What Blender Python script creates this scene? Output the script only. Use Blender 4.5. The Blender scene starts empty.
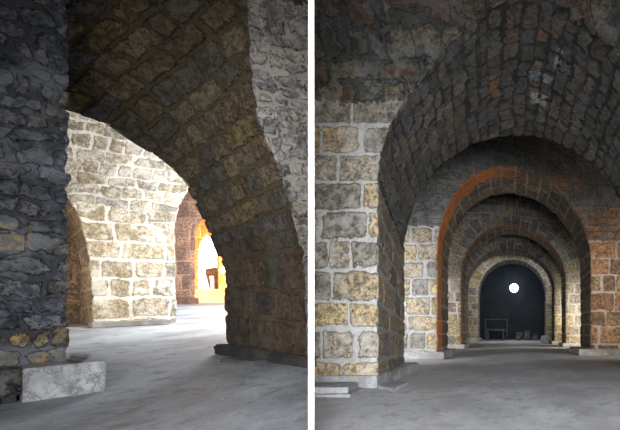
import bpy, math, random
import numpy as np
from mathutils import noise as mnoise, Vector

random.seed(7)
rng = np.random.default_rng(7)
S = bpy.context.scene
C = S.collection

# ------------------------------------------------------------------ camera
F, U0, V0, H = 480.0, 513.0, 330.0, 0.60      # focal length in pixels, principal point, lens height
cam_d = bpy.data.cameras.new('camera')
cam = bpy.data.objects.new('camera', cam_d); C.objects.link(cam)
cam_d.sensor_width = 36.0
cam_d.lens = 36.0 * F / 620.0
cam_d.shift_x = (310.0 - U0) / 620.0
cam_d.shift_y = (V0 - 215.0) / 620.0
cam_d.clip_start = 0.05
cam.location = (0, 0, H); cam.rotation_euler = (math.pi/2, 0, 0)
S.camera = cam
S.view_settings.view_transform = 'Standard'
S.view_settings.look = 'None'
S.view_settings.exposure = 0.0
S.view_settings.gamma = 1.0
S.view_settings.use_curve_mapping = False
S.cycles.max_bounces = 6
S.cycles.diffuse_bounces = 4
S.cycles.sample_clamp_indirect = 4.0

W = bpy.data.worlds.new('world'); S.world = W; W.use_nodes = True
W.node_tree.nodes['Background'].inputs[0].default_value = (0.55, 0.7, 1.0, 1)
W.node_tree.nodes['Background'].inputs[1].default_value = 0.012

# the hall on the left climbs gently away from the viewer
RA, RK = -0.20, 45.0/480.0
def ramp(y): return RA + RK*y
def P(u, v, y):                                # a point seen at (u, v), y metres away
    return np.array([(u-U0)/F*y, y, H+(V0-v)/F*y])
def on_plane(u, v, p0, d):                     # on the vertical plane through p0 (x, y) running along d
    a = (u-U0)/F
    t = (a*p0[1]-p0[0])/(d[0]-a*d[1])
    y = p0[1]+t*d[1]
    return P(u, v, y), t
def foot_l(u, v):                              # a point on the climbing floor
    return P(u, v, 384.0/(v-285.0))

# ------------------------------------------------------------------ nodes
class NT:
    def __init__(s, name):
        s.m = bpy.data.materials.new(name); s.m.use_nodes = True
        s.t = s.m.node_tree; s.t.nodes.clear()
        s.out = s.t.nodes.new('ShaderNodeOutputMaterial')
        s.b = s.t.nodes.new('ShaderNodeBsdfPrincipled')
        s.t.links.new(s.b.outputs[0], s.out.inputs[0])
    def n(s, kind, **kw):
        n = s.t.nodes.new(kind)
        for k, v in kw.items(): setattr(n, k, v)
        return n
    def put(s, sock, v):
        if hasattr(v, 'links'): s.t.links.new(v, sock)
        elif v is not None: sock.default_value = v
    def math(s, op, a, b=None, c=None, clamp=False):
        n = s.n('ShaderNodeMath', operation=op); n.use_clamp = clamp
        s.put(n.inputs[0], a)
        if b is not None: s.put(n.inputs[1], b)
        if c is not None: s.put(n.inputs[2], c)
        return n.outputs[0]
    def sstep(s, x, a, b, lo=0.0, hi=1.0):
        n = s.n('ShaderNodeMapRange', interpolation_type='SMOOTHSTEP')
        s.put(n.inputs[0], x); n.inputs[1].default_value = a; n.inputs[2].default_value = b
        n.inputs[3].default_value = lo; n.inputs[4].default_value = hi
        return n.outputs[0]
    def mix(s, f, a, b, mode='MIX'):
        n = s.n('ShaderNodeMix', data_type='RGBA', blend_type=mode); n.clamp_factor = True
        s.put(n.inputs[0], f); s.put(n.inputs[6], a); s.put(n.inputs[7], b)
        return n.outputs[2]
    def noise(s, vec, scale, detail=4.0, rough=0.6, dim='3D', w=None):
        n = s.n('ShaderNodeTexNoise', noise_dimensions=dim)
        if dim == '1D': s.put(n.inputs['W'], w)
        else: s.put(n.inputs['Vector'], vec)
        n.inputs['Scale'].default_value = scale; n.inputs['Detail'].default_value = detail
        n.inputs['Roughness'].default_value = rough
        return n.outputs[0]
    def ramp(s, x, stops, const=False):
        n = s.n('ShaderNodeValToRGB'); r = n.color_ramp
        if const: r.interpolation = 'CONSTANT'
        while len(r.elements) < len(stops): r.elements.new(0.5)
        for e, (p, c) in zip(r.elements, stops): e.position = p; e.color = (*c, 1)
        s.put(n.inputs[0], x); return n.outputs[0]
    def disp(s, h, scale, mid=0.5):
        n = s.n('ShaderNodeDisplacement'); n.inputs['Midlevel'].default_value = mid
        n.inputs['Scale'].default_value = scale
        s.put(n.inputs['Height'], h); s.t.links.new(n.outputs[0], s.out.inputs['Displacement'])
        s.m.displacement_method = 'BOTH'

def masonry(name, bw, bh, cols, mortar, mw=0.022, depth=0.04, off=(0, 0), warp=0.03, dirt=(0.05, 0.045, 0.04),
            dirt_amt=0.5, lime=None, lime_amt=0.0, patches=(), stain=None, rough=0.9, dark_joint=0.0, vary=0.6, jag=1.0, shade=.22):
    """Coursed stone: rows of height bh, blocks about bw long, read from the mesh's UVs in metres."""
    s = NT(name)
    uvn = s.n('ShaderNodeUVMap', uv_map='UV').outputs[0]
    obj = s.n('ShaderNodeTexCoord').outputs['Object']
    nz = s.n('ShaderNodeTexNoise'); s.put(nz.inputs['Vector'], obj); nz.inputs['Scale'].default_value = 2.2; nz.inputs['Detail'].default_value = 3
    sc = s.n('ShaderNodeVectorMath', operation='MULTIPLY_ADD')
    s.put(sc.inputs[0], nz.outputs['Color']); sc.inputs[1].default_value = (warp*2, warp*2, 0); s.put(sc.inputs[2], uvn)
    sp = s.n('ShaderNodeSeparateXYZ'); s.put(sp.inputs[0], sc.outputs[0])
    u = s.math('ADD', sp.outputs[0], off[0]-warp); v = s.math('ADD', sp.outputs[1], off[1]-warp)
    vn = s.noise(None, 1.0, 1.0, 0.5, '1D', s.math('MULTIPLY', v, 1.1/bh*0.5))
    vv = s.math('ADD', s.math('DIVIDE', v, bh), s.math('MULTIPLY', vn, 0.9*vary))
    row = s.math('FLOOR', vv)
    wr = s.n('ShaderNodeTexWhiteNoise', noise_dimensions='1D'); s.put(wr.inputs['W'], row)
    width = s.math('MULTIPLY_ADD', wr.outputs[0], bw*vary, bw*(1-vary*0.5))
    uu = s.math('ADD', s.math('DIVIDE', u, width), s.math('MULTIPLY', wr.outputs[0], 17.3))
    un = s.noise(None, 1.0, 0.0, 0.5, '1D', s.math('MULTIPLY_ADD', row, 7.7, s.math('MULTIPLY', uu, 0.8)))
    uu = s.math('ADD', uu, s.math('MULTIPLY', un, 1.0*vary))
    cell = s.math('FLOOR', uu)
    fu = s.math('FRACT', uu); fv = s.math('FRACT', vv)
    du = s.math('MULTIPLY', s.math('MINIMUM', fu, s.math('SUBTRACT', 1.0, fu)), width)
    dv = s.math('MULTIPLY', s.math('MINIMUM', fv, s.math('SUBTRACT', 1.0, fv)), bh)
    d = s.math('SMOOTH_MIN', du, dv, 0.05)
    nf = s.noise(obj, 8.0, 6.0, 0.72); nw = s.noise(obj, 1.7, 3.0, 0.6)
    d = s.math('ADD', d, s.math('MULTIPLY_ADD', nf, 0.13*jag, -0.068*jag))
    d = s.math('ADD', d, s.math('MULTIPLY_ADD', nw, 0.07*jag, -0.035*jag))
    stone = s.sstep(d, mw*0.55, mw*1.25)
    cv = s.n('ShaderNodeCombineXYZ'); s.put(cv.inputs[0], cell); s.put(cv.inputs[1], row)
    wn = s.n('ShaderNodeTexWhiteNoise', noise_dimensions='2D'); s.put(wn.inputs['Vector'], cv.outputs[0])
    k = len(cols)
    base = s.ramp(wn.outputs[0], [(i/k, c) for i, c in enumerate(cols)], const=True)
    for (a0, b0, a1, b1, col) in patches:       # single stones of another kind; black ones paint the dark of cracks
        sq = s.n('ShaderNodeSeparateXYZ'); s.put(sq.inputs[0], uvn)
        x, y = sq.outputs[0], sq.outputs[1]
        pm = s.math('MULTIPLY', s.math('MULTIPLY', s.sstep(x, a0-.01, a0+.01), s.sstep(x, a1-.01, a1+.01, 1, 0)),
                    s.math('MULTIPLY', s.sstep(y, b0-.01, b0+.01), s.sstep(y, b1-.01, b1+.01, 1, 0)))
        base = s.mix(pm, base, (*col, 1))
    n2 = s.noise(obj, 14.0, 6.0, 0.7); n3 = s.noise(obj, 1.3, 4.0, 0.6); n4 = s.noise(obj, 40.0, 3.0, 0.7)
    base = s.mix(s.math('MULTIPLY', s.sstep(n2, 0.38, 0.62), 1.0), s.mix(0.75, base, (*dirt, 1)), s.mix(0.035, base, (0.9, 0.88, 0.82, 1)))
    base = s.mix(s.sstep(n4, 0.36, 0.47, .8, 0), base, (*[x*.35 for x in dirt], 1))
    hv = s.n('ShaderNodeHueSaturation'); s.put(hv.inputs['Color'], base)
    s.put(hv.inputs['Value'], s.math('MULTIPLY_ADD', wn.outputs[0], -2*shade, 1+shade)); base = hv.outputs[0]
    mcol = s.mix(s.sstep(n4, 0.35, 0.65), (*[c*0.7 for c in mortar], 1), (*mortar, 1))
    mcol = s.mix(dark_joint, mcol, (0.01, 0.01, 0.012, 1))
    col = s.mix(stone, mcol, base)
    col = s.mix(s.math('MULTIPLY', s.sstep(n3, 0.42, 0.68), dirt_amt), col, s.mix(0.35, (*dirt, 1), col))
    if lime is not None:
        nl = s.noise(obj, 3.1, 5.0, 0.7)
        col = s.mix(s.math('MULTIPLY', s.sstep(nl, 0.47, 0.62), lime_amt), col, (*lime, 1))
    if stain is not None:                       # rust-orange wash: (u from, u to, v from, v to, colour, amount)
        sq = s.n('ShaderNodeSeparateXYZ'); s.put(sq.inputs[0], uvn)
        su = s.math('ADD', sq.outputs[0], s.math('MULTIPLY_ADD', s.noise(obj, 4.5, 6.0, 0.7), 1.3, -0.6))
        a, b, c0, c1, sc_, amt = stain
        m = s.math('MULTIPLY', s.sstep(su, b-0.12, b+0.08, 1, 0), s.sstep(su, a-0.1, a+0.1))
        sv = s.math('ADD', sq.outputs[1], s.math('MULTIPLY_ADD', s.noise(obj, 1.1, 2.0, 0.6), 1.6, -0.8))
        m = s.math('MULTIPLY', m, s.math('MULTIPLY', s.sstep(sv, c0-.3, c0+.3), s.sstep(sv, c1-1.1, c1+.7, 1, 0)))
        m = s.math('MULTIPLY', m, s.math('MULTIPLY', s.sstep(n2, 0.36, 0.54, 0.5, 1), amt))
        col = s.mix(m, col, (*sc_, 1))
    s.put(s.b.inputs['Base Color'], col)
    s.b.inputs['Roughness'].default_value = rough
    s.b.inputs['Specular IOR Level'].default_value = 0.25
    h = s.math('MULTIPLY', stone, s.math('MULTIPLY_ADD', wn.outputs[0], 0.35, 0.45))
    h = s.math('ADD', h, s.math('MULTIPLY', n2, 0.55))
    h = s.math('ADD', h, s.math('MULTIPLY', n3, 0.5))
    h = s.math('ADD', h, s.math('MULTIPLY', n4, 0.18))
    s.disp(h, depth, 0.95)
    return s.m

def rubble(name, scale, cols, joint, depth=0.04, jw=0.05, stretch=(1, 1, 1.5), spots=(), light_joint=None):
    """Small irregular stones packed in all directions."""
    s = NT(name)
    uvn = s.n('ShaderNodeUVMap', uv_map='UV').outputs[0]
    obj = s.n('ShaderNodeTexCoord').outputs['Object']
    nz = s.n('ShaderNodeTexNoise'); s.put(nz.inputs['Vector'], obj); nz.inputs['Scale'].default_value = 3.0; nz.inputs['Detail'].default_value = 3
    ma = s.n('ShaderNodeVectorMath', operation='MULTIPLY_ADD')
    s.put(ma.inputs[0], nz.outputs['Color']); ma.inputs[1].default_value = (.22, .22, 0); s.put(ma.inputs[2], uvn)
    ms = s.n('ShaderNodeVectorMath', operation='MULTIPLY'); s.put(ms.inputs[0], ma.outputs[0]); ms.inputs[1].default_value = stretch
    ve = s.n('ShaderNodeTexVoronoi', feature='DISTANCE_TO_EDGE'); ve.voronoi_dimensions = '2D'; s.put(ve.inputs['Vector'], ms.outputs[0]); ve.inputs['Scale'].default_value = scale; ve.inputs['Randomness'].default_value = .8
    vc = s.n('ShaderNodeTexVoronoi', feature='F1'); vc.voronoi_dimensions = '2D'; s.put(vc.inputs['Vector'], ms.outputs[0]); vc.inputs['Scale'].default_value = scale; vc.inputs['Randomness'].default_value = .8
    n2 = s.noise(obj, 14.0, 6.0, 0.7); n3 = s.noise(obj, 1.0, 4.0, 0.6)
    n5 = s.noise(obj, 6.0, 6.0, 0.75)
    d = s.math('ADD', ve.outputs['Distance'], s.math('MULTIPLY_ADD', n5, 0.55, -0.275))
    d = s.math('ADD', d, s.math('MULTIPLY_ADD', n3, 0.2, -0.1))
    stone = s.sstep(d, jw*0.5, jw*1.4)
    sx = s.n('ShaderNodeSeparateColor'); s.put(sx.inputs[0], vc.outputs['Color'])
    k = len(cols)
    base = s.ramp(sx.outputs[0], [(i/k, c) for i, c in enumerate(cols)], const=True)
    base = s.mix(s.sstep(n2, .38, .62), s.mix(.6, base, (.02, .02, .02, 1)), base)
    j = (*joint, 1)
    if light_joint: j = s.mix(s.sstep(n3, .45, .6), (*joint, 1), (*light_joint, 1))
    col = s.mix(stone, j, base)
    sq = s.n('ShaderNodeSeparateXYZ'); s.put(sq.inputs[0], uvn)
    for (x0, y0, r, c) in spots:
        dx = s.math('SUBTRACT', sq.outputs[0], x0); dy = s.math('SUBTRACT', sq.outputs[1], y0)
        dd = s.math('SQRT', s.math('ADD', s.math('MULTIPLY', dx, dx), s.math('MULTIPLY', dy, dy)))
        dd = s.math('ADD', dd, s.math('MULTIPLY_ADD', n2, r*1.2, -r*.6))
        col = s.mix(s.sstep(dd, r*.8, r*1.1, .9, 0), col, (*c, 1))
    s.put(s.b.inputs['Base Color'], col); s.b.inputs['Roughness'].default_value = .9
    s.b.inputs['Specular IOR Level'].default_value = 0.25
    h = s.math('ADD', s.math('MULTIPLY', stone, s.math('MULTIPLY_ADD', sx.outputs[1], .5, .5)), s.math('MULTIPLY', n2, .5))
    h = s.math('ADD', h, s.math('MULTIPLY', n3, .6))
    s.disp(h, depth, 1.0)
    return s.m

def plain(name, c1, c2, scale=3.0, rough=0.8, bump=0.3, thr=(.4, .6), metal=0.0, c3=None):
    s = NT(name); obj = s.n('ShaderNodeTexCoord').outputs['Object']
    a = s.noise(obj, scale, 6.0, .65); b = s.noise(obj, scale*9, 4.0, .7)
    col = s.mix(s.sstep(a, *thr), (*c1, 1), (*c2, 1))
    if c3: col = s.mix(s.sstep(s.noise(obj, scale*.35, 5.0, .7), .48, .6), col, (*c3, 1))
    col = s.mix(s.sstep(b, .35, .7, 0, .35), col, (*[x*.45 for x in c1], 1))
    s.put(s.b.inputs['Base Color'], col); s.b.inputs['Roughness'].default_value = rough
    s.b.inputs['Metallic'].default_value = metal
    bp = s.n('ShaderNodeBump'); bp.inputs['Strength'].default_value = bump; bp.inputs['Distance'].default_value = .03
    s.put(bp.inputs['Height'], s.math('ADD', s.math('MULTIPLY', a, .6), b)); s.t.links.new(bp.outputs[0], s.b.inputs['Normal'])
    return s.m

def marble(name):
    s = NT(name); obj = s.n('ShaderNodeTexCoord').outputs['Object']
    a = s.noise(obj, 5.0, 6.0, .65)
    v1 = s.sstep(s.math('ABSOLUTE', s.math('SUBTRACT', s.noise(obj, 4.5, 5.0, .6), .5)), 0, .03, 1, 0)
    v2 = s.sstep(s.math('ABSOLUTE', s.math('SUBTRACT', s.noise(obj, 9.0, 4.0, .65), .47)), 0, .035, .7, 0)
    vein = s.math('MAXIMUM', v1, v2)
    col = s.mix(s.sstep(a, .35, .65), (.26, .27, .28, 1), (.50, .51, .52, 1))
    col = s.mix(s.math('MULTIPLY', vein, .75), col, (.13, .13, .14, 1))
    s.put(s.b.inputs['Base Color'], col); s.b.inputs['Roughness'].default_value = .45
    return s.m

def concrete(name, ca, cb, cc, rough=.55):
    s = NT(name); obj = s.n('ShaderNodeTexCoord').outputs['Object']
    ms = s.n('ShaderNodeVectorMath', operation='MULTIPLY'); s.put(ms.inputs[0], obj); ms.inputs[1].default_value = (1.3, .75, 1)
    a = s.noise(ms.outputs[0], 1.1, 8.0, .68); b = s.noise(ms.outputs[0], 5.0, 6.0, .7); c = s.noise(obj, 45, 3.0, .7)
    col = s.mix(s.sstep(a, .38, .62), (*ca, 1), (*cb, 1))
    col = s.mix(s.sstep(b, .5, .66, 0, .7), col, (*cc, 1))
    col = s.mix(s.sstep(b, .3, .42, .55, 0), col, (*[x*.6 for x in ca], 1))
    col = s.mix(s.sstep(c, .4, .7, 0, .3), col, (*[x*.5 for x in ca], 1))
    s.put(s.b.inputs['Base Color'], col)
    s.put(s.b.inputs['Roughness'], s.sstep(a, .3, .7, rough-.1, rough+.25))
    s.b.inputs['Specular IOR Level'].default_value = .35
    bp = s.n('ShaderNodeBump'); bp.inputs['Strength'].default_value = .35; bp.inputs['Distance'].default_value = .02
    s.put(bp.inputs['Height'], s.math('ADD', b, s.math('MULTIPLY', c, .25))); s.t.links.new(bp.outputs[0], s.b.inputs['Normal'])
    return s.m

def emitter(name, col, k):
    s = NT(name); s.b.inputs['Base Color'].default_value = (*col, 1)
    s.b.inputs['Emission Color'].default_value = (*col, 1); s.b.inputs['Emission Strength'].default_value = k
    return s.m

TAN = [(.42, .32, .18), (.36, .29, .19), (.48, .36, .18), (.31, .26, .20), (.44, .35, .23), (.39, .29, .14), (.29, .25, .21)]
GREYTAN = [(.25, .22, .18), (.20, .19, .17), (.30, .25, .17), (.17, .165, .16), (.27, .23, .16), (.22, .20, .18)]
DARKST = [(.10, .10, .09), (.075, .08, .08), (.13, .12, .095), (.09, .085, .07), (.11, .12, .12)]
BROWN = [(.20, .14, .09), (.16, .115, .08), (.24, .17, .10), (.13, .10, .08), (.22, .14, .09), (.18, .15, .10)]
M = {}
M['r1_face'] = masonry('stone_pier_near', .50, .305, [(.40,.31,.16), (.31,.27,.20), (.42,.32,.16), (.23,.21,.17), (.39,.31,.19), (.30,.26,.21)], (.40, .40, .385), mw=.024, depth=.04, off=(.1, -.09), lime=(.42, .42, .41), lime_amt=.45, dirt_amt=.35)
M['r1_soffit'] = masonry('stone_soffit_near', .26, .15, [(.13,.12,.095), (.07,.075,.07), (.16,.135,.10), (.09,.08,.06), (.12,.125,.125), (.17,.12,.075), (.10,.10,.085)], (.10, .10, .095), mw=.013, depth=.04, dark_joint=.75, warp=.1, lime=(.12, .12, .12), lime_amt=.4, patches=[(.40, 4.63, .55, 4.80, (.22, .08, .03)), (1.05, 4.14, 1.5, 4.28, (.30, .15, .05)), (.6, 4.86, .95, 4.93, (.42, .42, .42)), (1.1, 4.62, 1.25, 4.88, (.26, .30, .36)), (1.5, 4.66, 1.75, 4.86, (.36, .35, .33)), (.3, 4.0, 1.1, 4.06, (.008, .008, .008))])  # thin black patch paints the dark inside a crack
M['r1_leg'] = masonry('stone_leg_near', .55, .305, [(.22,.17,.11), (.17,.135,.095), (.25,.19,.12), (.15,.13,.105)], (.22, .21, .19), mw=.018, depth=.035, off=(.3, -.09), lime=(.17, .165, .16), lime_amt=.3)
M['r2_face'] = masonry('stone_pier_second', .42, .36, TAN, (.42, .42, .41), mw=.028, depth=.05, off=(.2, .05), lime=(.34, .34, .34), lime_amt=.4)
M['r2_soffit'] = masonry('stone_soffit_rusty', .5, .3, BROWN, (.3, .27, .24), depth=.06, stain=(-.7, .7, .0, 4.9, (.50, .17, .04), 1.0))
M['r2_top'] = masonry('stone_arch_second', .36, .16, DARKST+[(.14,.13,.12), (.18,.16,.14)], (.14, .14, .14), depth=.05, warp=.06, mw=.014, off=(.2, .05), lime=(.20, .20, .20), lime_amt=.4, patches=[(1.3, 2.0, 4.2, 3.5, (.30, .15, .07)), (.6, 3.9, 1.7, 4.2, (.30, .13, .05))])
M['r3_face'] = masonry('stone_pier_third', .42, .36, TAN, (.42, .40, .38), depth=.05, off=(.3, .2), lime=(.3, .3, .3), lime_amt=.4)
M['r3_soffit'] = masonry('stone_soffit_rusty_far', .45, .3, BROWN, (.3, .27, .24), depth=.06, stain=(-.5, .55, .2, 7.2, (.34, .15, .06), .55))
M['r4_face'] = masonry('stone_pier_far', .45, .36, TAN, (.42, .40, .36), depth=.05, off=(.4, .1))
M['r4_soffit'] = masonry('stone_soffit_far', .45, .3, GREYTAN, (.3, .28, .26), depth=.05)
M['r2_right'] = masonry('stone_pier_reddish', .55, .40, [(.38,.19,.09), (.42,.23,.11), (.30,.16,.08), (.40,.26,.14), (.26,.18,.12)], (.52, .42, .34), mw=.026, depth=.05, off=(.1, .0), dirt_amt=.5)
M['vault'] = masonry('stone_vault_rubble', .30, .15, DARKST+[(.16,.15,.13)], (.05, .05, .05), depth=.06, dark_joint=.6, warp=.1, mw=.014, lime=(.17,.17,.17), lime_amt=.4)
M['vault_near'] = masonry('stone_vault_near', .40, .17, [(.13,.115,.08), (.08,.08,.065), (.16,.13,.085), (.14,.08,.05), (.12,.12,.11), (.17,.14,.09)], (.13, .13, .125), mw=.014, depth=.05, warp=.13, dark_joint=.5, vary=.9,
                         lime=(.16, .16, .16), lime_amt=.45, dirt=(.03, .03, .028), patches=[(-1.31, 3.42, -1.19, 3.8, (.008, .008, .008)), (-1.62, 3.38, -1.52, 3.46, (.01, .01, .01)), (-.95, 3.30, -.87, 3.42, (.01, .01, .01)), (-1.3, 3.2, -1.0, 3.3, (.14, .07, .04))])  # black patches put the shade of open cracks into the colour
M['a'] = masonry('stone_pier_rough', .22, .13, [(.16,.17,.19), (.10,.11,.13), (.22,.235,.26), (.19,.19,.20), (.13,.14,.155), (.24,.225,.19)], (.12, .125, .14), mw=.014, depth=.05, warp=.12, lime=(.26, .28, .31), lime_amt=.55, dark_joint=.35,
                 dirt=(.02, .025, .035), patches=[(.19, 1.16, .6, 1.36, (.50,.38,.15)), (.10, .30, .6, .60, (.42,.31,.13)), (-.1, .28, .09, .62, (.30,.23,.13))], vary=.8)
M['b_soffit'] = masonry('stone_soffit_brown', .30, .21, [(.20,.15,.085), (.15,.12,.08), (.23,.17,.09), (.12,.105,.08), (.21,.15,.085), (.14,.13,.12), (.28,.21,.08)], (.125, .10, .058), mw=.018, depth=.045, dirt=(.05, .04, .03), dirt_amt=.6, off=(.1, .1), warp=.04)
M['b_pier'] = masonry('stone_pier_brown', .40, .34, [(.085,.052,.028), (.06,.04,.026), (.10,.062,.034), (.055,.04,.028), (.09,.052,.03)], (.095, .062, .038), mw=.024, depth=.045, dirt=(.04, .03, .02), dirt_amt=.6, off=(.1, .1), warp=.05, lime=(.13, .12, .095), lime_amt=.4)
M['b_face'] = masonry('stone_rubble_grey', .20, .115, [(.36,.35,.34), (.42,.38,.33), (.28,.28,.29), (.46,.42,.37), (.27,.275,.30)], (.40, .37, .33), depth=.06, mw=.012, warp=.12, lime=(.42, .39, .35), lime_amt=.5, dirt=(.07, .06, .05), dirt_amt=.6, jag=1.3)
M['c_face'] = masonry('stone_cream', .50, .37, [(.46,.37,.23), (.52,.43,.29), (.40,.33,.21), (.56,.48,.36), (.41,.37,.29), (.50,.39,.21)], (.78, .74, .66), mw=.03, depth=.05, off=(.0, .18), dirt=(.14, .12, .09), dirt_amt=.25, lime=(.74, .71, .64), lime_amt=.6, warp=.07)
M['c_top'] = masonry('stone_cream_small', .36, .20, [(.36,.32,.25), (.42,.37,.28), (.33,.29,.22), (.45,.41,.34), (.35,.33,.29), (.40,.34,.22)], (.60, .57, .51), mw=.017, depth=.045, off=(.0, .0), dirt=(.12, .10, .08), dirt_amt=.35, lime=(.6, .57, .52), lime_amt=.5, warp=.08)
M['c_side'] = masonry('stone_brown_reveal', .50, .37, [(.46,.29,.17), (.40,.26,.15), (.50,.33,.20), (.38,.26,.17)], (.58, .42, .28), depth=.04, off=(.0, .18))
M['d'] = masonry('stone_redbrown', .9, .62, [(.55,.33,.24), (.50,.29,.21), (.60,.38,.28), (.46,.28,.22)], (.5, .34, .25), mw=.035, depth=.05)
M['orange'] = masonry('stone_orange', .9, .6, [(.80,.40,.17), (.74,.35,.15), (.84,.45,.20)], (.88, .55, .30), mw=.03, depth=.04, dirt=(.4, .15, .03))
M['grey_plinth'] = plain('stone_plinth_grey', (.20, .205, .21), (.32, .33, .34), 3, .8, .6, c3=(.14, .14, .15))
M['pale_plinth'] = plain('stone_plinth_pale', (.30, .29, .28), (.44, .42, .41), 3, .8, .6, c3=(.22, .20, .19))
M['dark_kerb'] = plain('stone_kerb_dark', (.025, .024, .023), (.06, .055, .05), 4, .8, .8)
M['brown_kerb'] = plain('stone_kerb_brown', (.14, .08, .06), (.22, .13, .10), 3, .8, .5)
M['slab'] = plain('stone_slab_grey', (.22, .225, .235), (.34, .35, .36), 4, .7, .4)
M['slab_dark'] = plain('stone_slab_dark', (.05, .05, .055), (.10, .10, .10), 5, .8, .6)
M['marble'] = marble('marble_veined')
M['floor_r'] = concrete('concrete_worn_grey', (.35, .365, .385), (.50, .52, .545), (.28, .275, .27))
M['floor_l'] = concrete('concrete_worn_pale', (.25, .265, .29), (.42, .445, .48), (.17, .17, .18))
M['plaster'] = plain('plaster_whitewash', (.90, .89, .84), (.93, .92, .88), 2, .9, .05, c3=None)
M['outer'] = plain('stone_outer_wall', (.10, .10, .10), (.16, .15, .14), 1.5, .95, .6)
M['wood'] = plain('wood_dark', (.10, .05, .03), (.18, .09, .05), 5, .6, .4)
M['wood_pale'] = plain('wood_pale', (.42, .36, .28), (.55, .48, .38), 6, .7, .4)
M['metal'] = plain('metal_grey', (.05, .05, .055), (.09, .09, .095), 5, .5, .1)
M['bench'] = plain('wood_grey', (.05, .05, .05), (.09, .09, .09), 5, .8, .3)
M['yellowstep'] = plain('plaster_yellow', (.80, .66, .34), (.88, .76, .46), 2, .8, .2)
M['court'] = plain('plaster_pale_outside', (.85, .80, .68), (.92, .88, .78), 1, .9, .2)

# ------------------------------------------------------------------ meshes
def mesh_obj(name, patches, mats, parent=None, smooth=True, merge=True):
    """patches: (points[n,m,3], uv[n,m,2], toward point, material index)."""
    V, Fc, UV, MI = [], [], [], []
    base = 0
    for pts, uv, toward, mi in patches:
        n, m = pts.shape[:2]
        idx = np.arange(n*m).reshape(n, m)+base
        a, b, c, d = idx[:-1, :-1], idx[1:, :-1], idx[1:, 1:], idx[:-1, 1:]
        quads = np.stack([a, b, c, d], -1).reshape(-1, 4)
        i, j = (n-1)//2, (m-1)//2
        nrm = np.cross(pts[i+1, j]-pts[i, j], pts[i, j+1]-pts[i, j])
        if nrm @ (np.asarray(toward, float)-pts[i, j]) < 0: quads = quads[:, ::-1]
        MI.append(mi(pts.reshape(-1, 3)[quads-base].mean(1)) if callable(mi) else np.full(len(quads), mi))
        V.append(pts.reshape(-1, 3)); Fc.append(quads); UV.append(uv.reshape(-1, 2)); base += n*m
    V = np.concatenate(V); Fc = np.concatenate(Fc); UV = np.concatenate(UV); MI = np.concatenate(MI)
    loopuv = UV[Fc.reshape(-1)]
    if merge:
        key = np.round(V*2000).astype(np.int64)
        _, first, inv = np.unique(key, axis=0, return_index=True, return_inverse=True)
        inv = inv.reshape(-1); V = V[first]; Fc = inv[Fc]
        ok = np.array([len(set(f)) == 4 for f in Fc.tolist()])
        loopuv = loopuv.reshape(-1, 4, 2)[ok].reshape(-1, 2); Fc = Fc[ok]; MI = MI[ok]
    me = bpy.data.meshes.new(name)
    me.from_pydata(V.tolist(), [], Fc.tolist())
    uvl = me.uv_layers.new(name='UV'); uvl.data.foreach_set('uv', loopuv.astype(np.float32).reshape(-1))
    for m_ in mats: me.materials.append(m_)
    me.polygons.foreach_set('material_index', MI.astype(np.int32))
    me.polygons.foreach_set('use_smooth', np.full(len(Fc), smooth))
    me.update()
    o = bpy.data.objects.new(name, me); C.objects.link(o)
    if parent is not None: o.parent = parent
    return o

def root(name, label, cat, group=None):
    o = bpy.data.objects.new(name, None); C.objects.link(o)
    o['label'] = label; o['category'] = cat
    if group: o['group'] = group
    return o
def tag(o, label, cat, group=None):
    o['label'] = label; o['category'] = cat
    if group: o['group'] = group
    return o
def structure(o): o['kind'] = 'structure'; return o

def lin(a, b, n): return np.linspace(a, b, n)
def grid(A, B, n, m, wob=0.0):
    """ruled grid between polylines A and B (lists of points), resampled to n along, m across."""
    A = resample(A, n); B = resample(B, n)
    t = lin(0, 1, m)[None, :, None]
    return A[:, None, :]*(1-t)+B[:, None, :]*t
def resample(A, n):
    A = np.asarray(A, float)
    k = np.arange(len(A)); kk = lin(0, len(A)-1, n)
    # smooth (Catmull-Rom) through the given points
    i = np.clip(np.floor(kk).astype(int), 0, len(A)-2); f = (kk-i)[:, None]
    p0 = A[np.clip(i-1, 0, None)]; p1 = A[i]; p2 = A[i+1]; p3 = A[np.clip(i+2, None, len(A)-1)]
    return 0.5*((2*p1)+(-p0+p2)*f+(2*p0-5*p1+4*p2-p3)*f*f+(-p0+3*p1-3*p2+p3)*f**3)
def arclen(pts):
    d = np.linalg.norm(np.diff(pts, axis=0), axis=1); return np.concatenate([[0], np.cumsum(d)])
def griduv(G, u_off=0.0, v_off=0.0):
    """UV in metres: u across the second axis, v along the first."""
    n, m = G.shape[:2]
    mid = arclen(G[:, m//2]); 
    across = np.stack([arclen(G[i]) for i in range(n)])
    return np.stack([across+u_off, np.repeat(mid[:, None], m, 1)+v_off], -1)

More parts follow.
